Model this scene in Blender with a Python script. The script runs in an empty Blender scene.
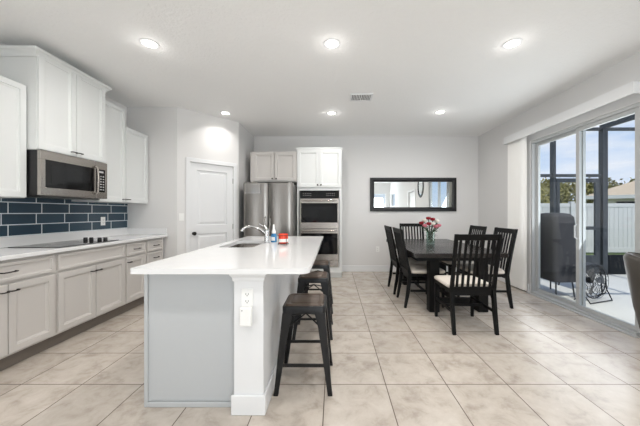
import bpy, bmesh, math, random
from mathutils import Vector, Matrix
random.seed(7)
S = bpy.context.scene
COL = S.collection
R = math.radians

def lin(r, g, b):
    f = lambda c: (c/255/12.92 if c/255 <= .04045 else ((c/255+.055)/1.055)**2.4)
    return (f(r), f(g), f(b), 1)

# ------------------------------------------------------------------ camera
cd = bpy.data.cameras.new('camera'); cam = bpy.data.objects.new('camera', cd); COL.objects.link(cam)
cam.location = (0, 0, 1.27); cam.rotation_euler = (R(90), 0, 0)
cd.sensor_width = 36; cd.lens = 36*273/640
cd.shift_x = -14/640; cd.shift_y = -.5/640
cd.clip_start = .05; cd.clip_end = 300
S.camera = cam

# ------------------------------------------------------------------ world
w = bpy.data.worlds.new('sky'); S.world = w; w.use_nodes = True
nt = w.node_tree; nt.nodes.clear()
N = lambda t: nt.nodes.new(t)
tc = N('ShaderNodeTexCoord'); mp = N('ShaderNodeMapping'); mp.inputs['Scale'].default_value = (1.5, 1.5, 7)
nz = N('ShaderNodeTexNoise'); nz.inputs['Scale'].default_value = 2.2; nz.inputs['Detail'].default_value = 6; nz.inputs['Roughness'].default_value = .55
rp = N('ShaderNodeValToRGB'); rp.color_ramp.elements[0].position = .40; rp.color_ramp.elements[1].position = .66
sx = N('ShaderNodeSeparateXYZ')
gr = N('ShaderNodeValToRGB')
gr.color_ramp.elements[0].position = .0; gr.color_ramp.elements[0].color = lin(196, 214, 236)
gr.color_ramp.elements[1].position = .55; gr.color_ramp.elements[1].color = lin(118, 160, 220)
mx = N('ShaderNodeMixRGB'); mx.inputs[2].default_value = lin(226, 228, 238)
bg = N('ShaderNodeBackground'); bg.inputs[1].default_value = 1.15
ow = N('ShaderNodeOutputWorld')
L = nt.links.new
L(tc.outputs['Generated'], mp.inputs[0]); L(mp.outputs[0], nz.inputs['Vector']); L(nz.outputs['Fac'], rp.inputs[0])
L(tc.outputs['Generated'], sx.inputs[0]); L(sx.outputs['Z'], gr.inputs[0])
L(rp.outputs[0], mx.inputs[0]); L(gr.outputs[0], mx.inputs[1]); L(mx.outputs[0], bg.inputs[0]); L(bg.outputs[0], ow.inputs[0])

# ------------------------------------------------------------------ sun, added fill lamps at the windows and patio door, exposure
sd = bpy.data.lights.new('sun', 'SUN'); sd.energy = 2.9; sd.angle = R(.6); sd.color = (1, .96, .9)
so = bpy.data.objects.new('sun', sd); COL.objects.link(so)
so.rotation_euler = Vector((.03, .5, -.87)).to_track_quat('-Z', 'Y').to_euler()

def area(name, loc, direction, sx_, sy_, power, color=(1, 1, 1)):
    d = bpy.data.lights.new(name, 'AREA'); d.shape = 'RECTANGLE'; d.size = sx_; d.size_y = sy_; d.energy = power; d.color = color
    o = bpy.data.objects.new(name, d); COL.objects.link(o); o.location = loc
    o.rotation_euler = Vector(direction).to_track_quat('-Z', 'Y').to_euler()
    return o
area('rear_fill', (1.75, -3.62, 1.35), (0, 1, .8), 2.2, 2.0, 100, (.95, .98, 1))  # added lamp outside the rear window, tilted up as frontal fill
area('side_fill', (-3.45, -1.9, 1.35), (1, .15, .8), 2.0, 2.0, 85, (.95, .98, 1))  # added fill lamp outside the unseen side window
area('patio_fill', (3.34, 3.55, 1.25), (-1, -.1, .45), 1.4, 2.1, 26, (.95, .98, 1))  # added lamp just outside the slider, boosts the sky light coming in

vs = S.view_settings
vs.view_transform = 'Standard'; vs.look = 'None'; vs.gamma = 1; vs.exposure = 0.07; vs.use_curve_mapping = False
S.cycles.max_bounces = 10; S.cycles.diffuse_bounces = 6; S.cycles.glossy_bounces = 5
S.cycles.transparent_max_bounces = 12; S.cycles.sample_clamp_indirect = 6
S.cycles.use_denoising = True
S.cycles.caustics_reflective = False; S.cycles.caustics_refractive = False

# ------------------------------------------------------------------ materials
def mat(name, col, rough=.5, metal=0, bump=0, bscale=200, spec=.5, vary=0, vscale=3, trans=0, emit=0, coat=0):
    m = bpy.data.materials.new(name); m.use_nodes = True
    n = m.node_tree.nodes; l = m.node_tree.links.new; b = n['Principled BSDF']
    c = lin(*col)
    b.inputs['Base Color'].default_value = c; b.inputs['Roughness'].default_value = rough
    b.inputs['Metallic'].default_value = metal; b.inputs['Specular IOR Level'].default_value = spec
    b.inputs['Transmission Weight'].default_value = trans; b.inputs['Coat Weight'].default_value = coat
    if emit:
        b.inputs['Emission Color'].default_value = c; b.inputs['Emission Strength'].default_value = emit
    t = None
    if bump or vary:
        t = n.new('ShaderNodeTexCoord')
    if vary:
        z = n.new('ShaderNodeTexNoise'); z.inputs['Scale'].default_value = vscale; z.inputs['Detail'].default_value = 4
        l(t.outputs['Object'], z.inputs['Vector'])
        q = n.new('ShaderNodeMixRGB'); q.inputs[1].default_value = tuple(x*(1-vary) for x in c[:3])+(1,)
        q.inputs[2].default_value = tuple(min(1, x*(1+vary)) for x in c[:3])+(1,)
        l(z.outputs['Fac'], q.inputs[0]); l(q.outputs[0], b.inputs['Base Color'])
    if bump:
        z = n.new('ShaderNodeTexNoise'); z.inputs['Scale'].default_value = bscale; z.inputs['Detail'].default_value = 3
        l(t.outputs['Object'], z.inputs['Vector'])
        k = n.new('ShaderNodeBump'); k.inputs['Strength'].default_value = bump; k.inputs['Distance'].default_value = .01
        l(z.outputs['Fac'], k.inputs['Height']); l(k.outputs[0], b.inputs['Normal'])
    return m

M = {}
M['wall'] = mat('wall paint', (223, 222, 221), .85, bump=.12, bscale=90)
M['ceiling'] = mat('ceiling paint', (242, 242, 241), .9, bump=.6, bscale=38)
M['trim'] = mat('white trim paint', (228, 229, 230), .4)
M['cab'] = mat('white cabinet paint', (224, 226, 225), .38)
M['base'] = mat('greige cabinet paint', (200, 196, 192), .4)
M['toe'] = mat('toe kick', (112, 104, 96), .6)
M['island'] = mat('grey island paint', (186, 189, 191), .42)
M['shadowline'] = mat('seam', (70, 68, 66), .8)
M['quartz'] = mat('white quartz', (230, 230, 230), .10, vary=.03, vscale=9)
M['steel'] = mat('stainless steel', (172, 166, 160), .26, 1, vary=.05, vscale=2)
M['fridge'] = mat('dark stainless', (138, 134, 130), .28, 1, vary=.05, vscale=2)
M['steel_d'] = mat('dark steel', (120, 118, 116), .35, 1)
M['chrome'] = mat('brushed nickel', (190, 190, 190), .18, 1)
M['bronze'] = mat('dark bronze pull', (52, 48, 46), .35, .8)
M['blackglass'] = mat('black glass', (8, 8, 9), .05, spec=.35)
M['black'] = mat('black plastic', (16, 16, 18), .4)
M['blackmetal'] = mat('black metal', (13, 14, 17), .36, .1)
M['seatwood'] = mat('brown stool wood', (86, 71, 60), .35, vary=.35, vscale=14)
M['blackwood'] = mat('black painted wood', (7, 7, 7), .5, spec=.2)
M['tablewood'] = mat('dark table wood', (34, 29, 27), .26, vary=.25, vscale=6)
M['fabric'] = mat('cream seat fabric', (214, 205, 194), .9, bump=.3, bscale=300)
M['brownleather'] = mat('grey brown leather', (68, 64, 59), .5, bump=.2, bscale=80)
M['lightwood'] = mat('light wood', (196, 170, 142), .5)
M['plastic'] = mat('white plastic', (240, 240, 238), .35)
M['slot'] = mat('socket slot', (60, 60, 60), .5)
M['blind'] = mat('white vinyl vane', (244, 243, 240), .5)
M['alum'] = mat('bronze aluminium', (58, 62, 66), .5, 0)
M['doorframe'] = mat('grey green aluminium', (176, 178, 178), .4, 0)
M['kick'] = mat('black kick panel', (26, 29, 32), .75, spec=.2)
M['concrete'] = mat('patio concrete', (204, 202, 196), .8, vary=.08, vscale=3)
M['grass'] = mat('grass ground', (98, 112, 62), .95, vary=.3, vscale=5)
M['vinyl'] = mat('white vinyl fence', (208, 207, 205), .5)
M['roof'] = mat('tan shingle', (186, 168, 146), .9, vary=.2, vscale=18)
M['stucco'] = mat('pale stucco', (222, 214, 202), .9)
M['leaf'] = mat('tree leaf', (136, 130, 78), .8, vary=.5, vscale=1.2)
M['bark'] = mat('bark', (88, 72, 58), .9)
M['cover'] = mat('dark grey cover cloth', (54, 54, 58), .85, vary=.2, vscale=6)
M['red'] = mat('red petal', (150, 14, 34), .6)
M['pink'] = mat('pink petal', (206, 116, 130), .6)
M['cream'] = mat('white petal', (240, 232, 220), .6)
M['stem'] = mat('green stem', (44, 74, 34), .6)
M['candle'] = mat('red candle glass', (222, 66, 40), .2, coat=.4)
M['blue'] = mat('blue soap', (60, 128, 178), .15)
M['mirror'] = mat('mirror silver', (235, 238, 238), .01, 1)
M['lens'] = mat('lamp lens', (255, 248, 238), .5, emit=9)
M['display'] = mat('oven display', (16, 18, 21), .08, spec=.35)
M['keys'] = mat('pale key marks', (190, 190, 190), .4)
M['ventdark'] = mat('vent dark', (52, 52, 52), .7)
M['paper'] = mat('paper', (226, 224, 220), .7)

def glass(name, tint, gl=.07):
    m = bpy.data.materials.new(name); m.use_nodes = True; n = m.node_tree.nodes; l = m.node_tree.links.new
    n.clear(); t = n.new('ShaderNodeBsdfTransparent'); t.inputs[0].default_value = tint
    g = n.new('ShaderNodeBsdfGlossy'); g.inputs['Roughness'].default_value = .02
    x = n.new('ShaderNodeMixShader'); x.inputs[0].default_value = gl; o = n.new('ShaderNodeOutputMaterial')
    l(t.outputs[0], x.inputs[1]); l(g.outputs[0], x.inputs[2]); l(x.outputs[0], o.inputs[0]); return m
M['glass'] = glass('window glass', (.96, .98, .98, 1), .03)
M['vase'] = glass('clear vase glass', (.86, .93, .90, 1), .14)
M['acrylic'] = glass('clear acrylic', (.93, .93, .93, 1), .05)

def floor_mat():
    m = bpy.data.materials.new('floor tile'); m.use_nodes = True; n = m.node_tree.nodes; l = m.node_tree.links.new
    b = n['Principled BSDF']; t = n.new('ShaderNodeTexCoord'); p = n.new('ShaderNodeMapping')
    T = .4485
    p.inputs['Location'].default_value = (-.384+.0025+9*T, -2.02+.0025+9*T, 0)
    k = n.new('ShaderNodeTexBrick'); k.offset = 0; k.squash = 1; k.inputs['Scale'].default_value = 1
    k.inputs['Brick Width'].default_value = T; k.inputs['Row Height'].default_value = T
    k.inputs['Mortar Size'].default_value = .0035; k.inputs['Mortar Smooth'].default_value = .2; k.inputs['Bias'].default_value = 0
    k.inputs['Color1'].default_value = (0, 0, 0, 1); k.inputs['Color2'].default_value = (1, 1, 1, 1); k.inputs['Mortar'].default_value = (.5, .5, .5, 1)
    l(t.outputs['Object'], p.inputs[0]); l(p.outputs[0], k.inputs['Vector'])
    # offset the marbling per tile
    ad = n.new('ShaderNodeVectorMath'); ad.operation = 'MULTIPLY_ADD'; ad.inputs[1].default_value = (7, 5, 3)
    l(k.outputs['Color'], ad.inputs[0]); l(p.outputs[0], ad.inputs[2])
    z = n.new('ShaderNodeTexNoise'); z.inputs['Scale'].default_value = 6.5; z.inputs['Detail'].default_value = 9; z.inputs['Roughness'].default_value = .66; z.inputs['Distortion'].default_value = .35
    l(ad.outputs[0], z.inputs['Vector'])
    r = n.new('ShaderNodeValToRGB'); e = r.color_ramp.elements
    e[0].position = .30; e[0].color = lin(166, 155, 144); e[1].position = .72; e[1].color = lin(207, 199, 189)
    q = e.new(.48); q.color = lin(193, 183, 172)
    l(z.outputs['Fac'], r.inputs[0])
    v = n.new('ShaderNodeMixRGB'); v.blend_type = 'MULTIPLY'; v.inputs[0].default_value = 1
    rr = n.new('ShaderNodeValToRGB'); rr.color_ramp.elements[0].color = (.9, .9, .9, 1); rr.color_ramp.elements[1].color = (1, 1, 1, 1)
    l(k.outputs['Color'], rr.inputs[0]); l(r.outputs[0], v.inputs[1]); l(rr.outputs[0], v.inputs[2])
    x = n.new('ShaderNodeMixRGB'); x.inputs[2].default_value = lin(104, 94, 86)
    l(k.outputs['Fac'], x.inputs[0]); l(v.outputs[0], x.inputs[1]); l(x.outputs[0], b.inputs['Base Color'])
    b.inputs['Roughness'].default_value = .27
    bp = n.new('ShaderNodeBump'); bp.inputs['Strength'].default_value = .4; bp.inputs['Distance'].default_value = .002; bp.invert = True
    l(k.outputs['Fac'], bp.inputs['Height']); l(bp.outputs[0], b.inputs['Normal'])
    return m
M['floor'] = floor_mat()

def splash_mat():
    m = bpy.data.materials.new('blue subway tile'); m.use_nodes = True; n = m.node_tree.nodes; l = m.node_tree.links.new
    b = n['Principled BSDF']; t = n.new('ShaderNodeTexCoord'); s = n.new('ShaderNodeSeparateXYZ'); c = n.new('ShaderNodeCombineXYZ')
    l(t.outputs['Object'], s.inputs[0]); l(s.outputs['Y'], c.inputs['X']); l(s.outputs['Z'], c.inputs['Y'])
    p = n.new('ShaderNodeMapping'); p.inputs['Location'].default_value = (-2.625+.31*9, -1.035+.1125*10, 0)
    k = n.new('ShaderNodeTexBrick'); k.offset = .82; k.inputs['Scale'].default_value = 1
    k.inputs['Brick Width'].default_value = .31; k.inputs['Row Height'].default_value = .1125
    k.inputs['Mortar Size'].default_value = .0045; k.inputs['Mortar Smooth'].default_value = .1; k.inputs['Bias'].default_value = 0
    k.inputs['Color1'].default_value = lin(48, 67, 81); k.inputs['Color2'].default_value = lin(57, 78, 92); k.inputs['Mortar'].default_value = lin(228, 236, 240)
    l(c.outputs[0], p.inputs[0]); l(p.outputs[0], k.inputs['Vector']); l(k.outputs['Color'], b.inputs['Base Color'])
    b.inputs['Roughness'].default_value = .18
    bp = n.new('ShaderNodeBump'); bp.inputs['Strength'].default_value = .5; bp.inputs['Distance'].default_value = .003; bp.invert = True
    l(k.outputs['Fac'], bp.inputs['Height']); l(bp.outputs[0], b.inputs['Normal'])
    return m
M['splash'] = splash_mat()

# ------------------------------------------------------------------ mesh helpers
class MB:
    def __init__(s): s.b = bmesh.new()
    def box(s, x0, x1, y0, y1, z0, z1):
        v = [s.b.verts.new(p) for p in ((x0,y0,z0),(x1,y0,z0),(x1,y1,z0),(x0,y1,z0),(x0,y0,z1),(x1,y0,z1),(x1,y1,z1),(x0,y1,z1))]
        for f in ((3,2,1,0),(4,5,6,7),(0,1,5,4),(1,2,6,5),(2,3,7,6),(3,0,4,7)): s.b.faces.new([v[i] for i in f])
        return s
    def rings(s, rs, cap0=True, cap1=True):
        vs_ = [[s.b.verts.new(p) for p in r] for r in rs]
        n = len(vs_[0])
        for a, c in zip(vs_, vs_[1:]):
            for i in range(n): s.b.faces.new((a[i], a[(i+1) % n], c[(i+1) % n], c[i]))
        if cap0: s.b.faces.new(vs_[0][::-1])
        if cap1: s.b.faces.new(vs_[-1])
        return s
    def taper(s, p0, p1, a0, b0, a1, b1):     # frustum with axis aligned rectangles
        r = lambda p, a, b: [(p[0]-a/2,p[1]-b/2,p[2]),(p[0]+a/2,p[1]-b/2,p[2]),(p[0]+a/2,p[1]+b/2,p[2]),(p[0]-a/2,p[1]+b/2,p[2])]
        return s.rings([r(p0,a0,b0), r(p1,a1,b1)])
    def prism(s, poly, axis, a0, a1):         # polygon extruded along an axis
        f = {'x': lambda u,v,a:(a,u,v), 'y': lambda u,v,a:(u,a,v), 'z': lambda u,v,a:(u,v,a)}[axis]
        return s.rings([[f(u,v,a0) for u,v in poly], [f(u,v,a1) for u,v in poly]])
    def lathe(s, prof, c=(0,0,0), n=20, cap0=True, cap1=True):
        return s.rings([[(c[0]+r*math.cos(2*math.pi*i/n), c[1]+r*math.sin(2*math.pi*i/n), c[2]+z) for i in range(n)] for r, z in prof], cap0, cap1)
    def tube(s, pts, r, n=10, closed=False):
        pts = [Vector(p) for p in pts]; rs = []; k = len(pts); up = None
        for i, p in enumerate(pts):
            if closed: d = pts[(i+1) % k]-pts[i-1]
            else: d = (pts[min(i+1,k-1)]-pts[max(i-1,0)])
            d.normalize()
            if up is None: up = Vector((0,0,1)) if abs(d.z) < .9 else Vector((1,0,0))
            a = d.cross(up).normalized(); b2 = a.cross(d).normalized(); up = b2
            rr = r[i] if isinstance(r, (list, tuple)) else r
            rs.append([p+a*rr*math.cos(2*math.pi*j/n)+b2*rr*math.sin(2*math.pi*j/n) for j in range(n)])
        if closed: rs.append(rs[0]); return s.rings(rs, False, False)
        return s.rings(rs)
    def ball(s, c, r, sc=(1,1,1), sub=2):
        g = bmesh.ops.create_icosphere(s.b, subdivisions=sub, radius=r)
        for v in g['verts']: v.co = Vector((v.co.x*sc[0], v.co.y*sc[1], v.co.z*sc[2]))+Vector(c)
        return s
    def panel(s, o, U, Nn, w, h, steps, cap0=True):      # loft of inset rectangles: steps = [(inset, depth)...]
        o = Vector(o); U = Vector(U); Nn = Vector(Nn); Z = Vector((0,0,1)); rs = []
        for i, d in steps:
            rs.append([o+U*a+Z*b+Nn*d for a, b in ((i,i),(w-i,i),(w-i,h-i),(i,h-i))])
        return s.rings(rs, cap0)
    def build(s, name, m, parent=None, bevel=0, smooth=False, seg=2):
        bmesh.ops.remove_doubles(s.b, verts=s.b.verts, dist=1e-6) if smooth else None
        bmesh.ops.recalc_face_normals(s.b, faces=s.b.faces)
        me = bpy.data.meshes.new(name); s.b.to_mesh(me); s.b.free()
        o = bpy.data.objects.new(name, me); COL.objects.link(o); me.materials.append(M[m])
        if parent: o.parent = parent
        if smooth:
            for p in me.polygons: p.use_smooth = True
            if smooth == 'auto':
                me.set_sharp_from_angle(angle=R(40))
        if bevel:
            b = o.modifiers.new('bevel', 'BEVEL'); b.width = bevel; b.segments = seg; b.limit_method = 'ANGLE'; b.angle_limit = R(40)
        return o

def thing(name, label, cat, loc=(0,0,0), rz=0, group=None):
    o = bpy.data.objects.new(name, None); COL.objects.link(o); o.empty_display_size = .1
    o.location = loc; o.rotation_euler = (0,0,rz); o['label'] = label; o['category'] = cat
    if group: o['group'] = group
    return o
def tag(o, label, cat, group=None):
    o['label'] = label; o['category'] = cat
    if group: o['group'] = group
    return o
def struct(o): o['kind'] = 'structure'; return o
def copy_tree(o, parent=None):
    c = o.copy(); COL.objects.link(c)
    if parent: c.parent = parent
    for ch in list(o.children): copy_tree(ch, c)
    return c

# ------------------------------------------------------------------ room shell
LX, RX, BY, RY, CZ = -3.21, 3.11, 5.88, -3.4, 2.91
T = .12
struct(MB().box(LX-T, RX+T, RY-T, BY+T, -.1, 0).build('floor', 'floor'))
struct(MB().box(LX-T, RX+T, RY-T, BY+T, CZ, CZ+.12).build('ceiling', 'ceiling'))
m = MB()
for a, b_, z0, z1 in ((RY-T, -2.85, 0, CZ), (-2.85, -.95, 0, .35), (-2.85, -.95, 2.35, CZ), (-.95, 4.24, 0, CZ)): m.box(LX-T, LX, a, b_, z0, z1)
struct(m.build('wall_left', 'wall'))
struct(MB().box(LX-T, -2.44, 4.24, 4.30, 0, CZ).build('wall_kitchen', 'wall'))
struct(MB().box(-1.79, -1.73, 4.95, BY, 0, CZ).build('wall_fridge', 'wall'))
struct(MB().box(-1.79, RX+T, BY, BY+T, 0, CZ).build('wall_back', 'wall'))
# right wall with the patio door opening and two openings nearer the rear
wr = MB()
SY0, SY1, SZ = 2.76, 4.33, 2.40
for a, b_, z0, z1 in ((RY-T, -3.15, 0, CZ), (-3.15, -2.2, 0, .9), (-3.15, -2.2, 2.3, CZ), (-2.2, .35, 0, CZ), (.35, 1.25, 2.1, CZ), (1.25, SY0, 0, CZ), (SY0, SY1, SZ, CZ), (SY1, BY+T, 0, CZ)):
    wr.box(RX, RX+T, a, b_, z0, z1)
struct(wr.build('wall_right', 'wall'))
wb = MB()
for a, b_, z0, z1 in ((LX-T, .6, 0, CZ), (.6, 2.9, 0, .35), (.6, 2.9, 2.35, CZ), (2.9, RX+T, 0, CZ)):
    wb.box(a, b_, RY-T, RY, z0, z1)
struct(wb.build('wall_rear', 'wall'))
# rear windows
def window(name, x0, x1, z0, z1, y):
    f = MB()
    for a, b_, c, d in ((x0,x1,z0,z0+.06),(x0,x1,z1-.06,z1),(x0,x0+.06,z0+.06,z1-.06),(x1-.06,x1,z0+.06,z1-.06),((x0+x1)/2-.03,(x0+x1)/2+.03,z0+.06,z1-.06)):
        f.box(a, b_, y-.06, y, c, d)
    o = struct(f.build(name, 'trim')); MB().box(x0+.06, x1-.06, y-.035, y-.028, z0+.06, z1-.06).build('glass_pane', 'glass', o); return o
window('window_2', .6, 2.9, .35, 2.35, RY-.02)
o = window('window_1', -.95, .95, .35, 2.35, -.02); o.location = (LX, -1.9, 0); o.rotation_euler = (0, 0, R(-90))  # unseen side window, added as an opening for the side fill lamp
f = MB()
for a, b_, c, d in ((-3.15,-2.2,.9,.96),(-3.15,-2.2,2.24,2.3),(-3.15,-3.09,.96,2.24),(-2.26,-2.2,.96,2.24),(-3.09,-2.26,1.58,1.62)): f.box(RX+.03, RX+.08, a, b_, c, d)
wo = struct(f.build('window_3', 'trim')); MB().box(RX+.05, RX+.056, -3.09, -2.26, .96, 2.24).build('glass_pane', 'glass', wo)
# white side door (seen in the wall mirror)
d = struct(MB().box(RX+.03, RX+.07, .37, 1.23, .005, 2.08).build('door_3', 'trim'))
f = MB()
for a, b_, c, e in ((.27,.35,0,2.18),(1.25,1.33,0,2.18),(.35,1.25,2.1,2.18)): f.box(RX-.015, RX-.001, a, b_, c, e)
struct(f.build('trim_3', 'trim'))

# diagonal pantry wall: local x along the wall from the left corner, -y towards the kitchen
PD = math.sqrt(2)*.71
pw = MB()
for a, b_, z0, z1 in ((0, .185, 0, CZ), (.185, .905, 2.085, CZ), (.905, PD, 0, CZ)): pw.box(a, b_, 0, .06, z0, z1)
o = struct(pw.build('wall_pantry', 'wall')); o.location = (-2.44, 4.24, 0); o.rotation_euler = (0,0,R(45))
PM = dict(location=(-2.44, 4.24, 0))
def place_p(o): o.location = (-2.44, 4.24, 0); o.rotation_euler = (0,0,R(45)); return o
f = MB()
for a, b_, z0, z1 in ((.125,.187,0,2.085),(.903,.965,0,2.085),(.125,.965,2.085,2.15)): f.box(a, b_, -.016, -.0005, z0, z1)
place_p(struct(f.build('trim_1', 'trim', bevel=.004)))
dr = MB(); W0, W1, DT = .19, .90, 2.08
st = .105
for a, b_, z0, z1 in ((W0,W0+st,.01,DT),(W1-st,W1,.01,DT),(W0+st,W1-st,.01,.2),(W0+st,W1-st,.92,1.06),(W0+st,W1-st,DT-.115,DT)): dr.box(a, b_, .008, .045, z0, z1)
for z0, z1 in ((.2,.92),(1.06,DT-.115)):
    dr.panel((W0+st, .008, z0), (1,0,0), (0,-1,0), W1-W0-2*st, z1-z0, ((0,0),(.004,-.020),(.022,-.020),(.052,-.006)), False)
door = place_p(struct(dr.build('door_1', 'trim')))
MB().lathe(((.026,0),(.026,.006),(.011,.008),(.011,.03),(.027,.04),(.03,.052),(.022,.062),(.0,.064)), n=18, cap1=False).build('door_knob', 'bronze', door, smooth='auto')
k = door.children[0]; k.location = (W0+.055, .008, .93); k.rotation_euler = (R(90),0,0)
for z in (.25, 1.02, 1.83):
    MB().box(W1-.004, W1+.012, -.001, .008, z-.045, z+.045).build('hinge', 'steel_d', door)
# baseboards
def bb(name, *a):
    return struct(MB().box(*a).build(name, 'trim', bevel=.004))
bb('baseboard_back', .17, RX-.001, BY-.016, BY-.0005, 0, .13)
bb('baseboard_right', RX-.016, RX-.0005, SY1+.02, BY-.017, 0, .13)
bb('baseboard_right', RX-.016, RX-.0005, 1.35, SY0-.02, 0, .13)
bb('baseboard_kitchen', -2.555, -2.447, 4.226, 4.2395, 0, .13)
o = MB().box(.005, .124, -.016, -.0005, 0, .13).build('baseboard_pantry', 'trim'); place_p(struct(o))
# blue tile backsplash on the left wall
struct(MB().box(LX+.0005, LX+.009, 1.55, 4.235, 1.031, 1.50).build('trim_2', 'splash'))

# ------------------------------------------------------------------ cabinets
DOOR = ((0,0),(0,.020),(.002,.022),(.050,.022),(.053,.012),(.060,.012),(.070,.006))
DRAW = ((0,0),(0,.020),(.002,.022),(.024,.022),(.027,.012),(.034,.010))
def pull(parent, p, U, Nn, horizontal=True, ln=.10):
    p, U, Nn = Vector(p), Vector(U), Vector(Nn); A = U if horizontal else Vector((0,0,1))
    m = MB(); q = [p-A*ln/2, p-A*ln/2+Nn*.024, p-A*ln*.3+Nn*.032, p+A*ln*.3+Nn*.032, p+A*ln/2+Nn*.024, p+A*ln/2]
    m.tube(q, .0055, 8); return m.build('handle', 'bronze', parent, smooth='auto')
def knob(parent, p, Nn, m='bronze'):
    a = MB().lathe(((.006,0),(.006,.012),(.014,.018),(.016,.024),(.012,.03),(.0,.031)), n=14, cap1=False).build('knob', m, parent, smooth='auto')
    a.location = p; a.rotation_euler = Vector(Nn).to_track_quat('Z', 'Y').to_euler(); return a
def cabinet(name, label, cat, loc, rz, w, h, depth, fronts, m, toe=0, extra=None, group=None):
    t = thing(name, label, cat, loc, rz, group)
    MB().box(.0005, w-.0005, 0, depth, toe, h).build('body', m, t, bevel=.001)
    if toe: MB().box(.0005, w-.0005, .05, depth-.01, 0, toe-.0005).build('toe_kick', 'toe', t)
    for kind, x, z, fw, fh, hw in fronts:
        p = MB().panel((x, -.0005, z), (1,0,0), (0,-1,0), fw, fh, DOOR if kind == 'door' else DRAW).build(kind, m, t)
        for k_ in hw:
            if k_[0] == 'pull': pull(p, (k_[1], -.0185, k_[2]), (1,0,0), (0,-1,0))
            elif k_[0] == 'pullshort': pull(p, (k_[1], -.0185, k_[2]), (1,0,0), (0,-1,0), ln=.055)
            else: knob(p, (k_[1], -.0185, k_[2]), (0,-1,0))
    return t
CT = .895       # base cabinet height
FX = -2.62
def base_two(label, y0, y1, false=False):
    w_ = y1-y0; m = w_/2; dw = m-.02
    fr = [('drawer', .018, CT-.175, w_-.036, .15, [] if false else [('pull', m, CT-.10)]),
          ('door', .018, .135, dw-.002, CT-.335, [('pullshort', .018+dw-.032, CT-.255)]), ('door', m+.004, .135, dw-.002, CT-.335, [('pullshort', m+.034, CT-.255)])]
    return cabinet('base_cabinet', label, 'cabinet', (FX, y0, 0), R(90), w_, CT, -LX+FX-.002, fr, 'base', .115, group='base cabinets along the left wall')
base_two('greige base cabinet cut off by the left edge, drawer over two doors', 1.80, 2.557)
base_two('greige two door base cabinet with false drawer panel under the cooktop', 2.558, 3.408, True)
w_ = .378
cabinet('base_cabinet', 'narrow greige base cabinet with one drawer above one door', 'cabinet', (FX, 3.409, 0), R(90), w_, CT, -LX+FX-.002,
        [('drawer', .02, CT-.175, w_-.04, .15, [('pull', w_/2, CT-.10)]), ('door', .02, .135, w_-.04, CT-.335, [('pullshort', .055, CT-.255)])], 'base', .115, group='base cabinets along the left wall')
w_ = .40
cabinet('base_cabinet', 'greige drawer stack cabinet at the far end of the counter', 'cabinet', (FX, 3.788, 0), R(90), w_, CT, -LX+FX-.002,
        [('drawer', .02, CT-.175, w_-.06, .15, [('pull', w_/2, CT-.10)]), ('drawer', .02, CT-.36, w_-.06, .165, [('pull', w_/2, CT-.277)]), ('drawer', .02, .135, w_-.06, CT-.515, [('pull', w_/2, CT-.55)])], 'base', .115, group='base cabinets along the left wall')
t = thing('countertop', 'long white quartz worktop over the greige base cabinets', 'countertop', (LX, 1.78, CT))
MB().box(.002, -LX-2.575, 0, 2.45, .0005, .034).build('slab', 'quartz', t, bevel=.003)
MB().box(.002, .022, 0, 2.45, .0345, .135).build('backsplash', 'quartz', t, bevel=.002)
MB().box(.023, -LX-2.585, 2.43, 2.45, .0345, .135).build('side_splash', 'quartz', t, bevel=.002)

TOP = CT+.034
t = thing('cooktop', 'black glass electric cooktop set into the white left worktop', 'cooktop', (-2.9, 3.0, TOP))
MB().box(-.25, .25, -.365, .365, .0003, .007).build('glass_surface', 'blackglass', t, bevel=.002)
for (a, b_, r) in ((-.11,-.2,.075),(.11,-.2,.10),(-.11,.08,.10),(.11,.08,.075)):
    m = MB(); m.tube([(a+r*math.cos(i*math.pi/16), b_+r*math.sin(i*math.pi/16), .0071) for i in range(32)], .0008, 4, True); m.build('burner_ring', 'steel_d', t)
for x in (-.09, -.02, .08, .15):
    kb = MB().lathe(((.02,0),(.021,.004),(.0195,.03),(.017,.034),(0,.0345)), (x, .285, .0072), 16, cap1=False).build('knob', 'black', t, smooth='auto')
    MB().box(x-.002, x+.002, .267, .287, .042, .0445).build('pointer', 'keys', kb)

def upper(label, y0, y1, x, z0, z1, doors, hinge_gap=.006):
    w_ = y1-y0; n = len(doors); dw = (w_-.012-hinge_gap*(n-1))/n; fr = []
    for i, side in enumerate(doors):
        x0 = .006+i*(dw+hinge_gap); kx = x0+dw-.03 if side == 'r' else x0+.03
        fr.append(('door', x0, z0*0+.006, dw, z1-z0-.012, [('pullshort', kx, .045)]))
    return cabinet('upper_cabinet', label, 'cabinet', (x, y0, z0), R(90), w_, z1-z0, x-LX-.0015, fr, 'cab', group='upper cabinets along the left wall')
upper('white upper cabinet cut off by the left edge above blue tile', 1.76, 2.562, -2.90, 1.405, 2.46, ('r','l'))
tall = upper('tall crowned white upper cabinet directly above the microwave', 2.565, 3.325, -2.80, 1.865, 2.81, ('r','l'))
cr = MB(); prof = ((0,0),(.012,.0),(.018,.02),(.035,.045),(.05,.06),(.05,.085),(0,.085))
W_, D_ = .76, -2.80-LX-.0015
def crown_ring(e, z): return [(-e, D_, z), (-e, -e, z), (W_+e, -e, z), (W_+e, D_, z)]
cr.rings([crown_ring(.002,.87), crown_ring(.014,.87), crown_ring(.018,.888), crown_ring(.034,.91), crown_ring(.05,.92), crown_ring(.05,.944), crown_ring(.002,.9449)])
cr.build('crown_molding', 'cab', tall)
# the crown is a closed ring around the top; body stops at the same height
upper('tall single door white upper cabinet right of the microwave', 3.327, 3.762, -2.89, 1.405, 2.69, ('r',))
upper('white upper cabinet in the far corner, lower than its neighbour', 3.764, 4.22, -2.89, 1.405, 2.46, ('l',))

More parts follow.
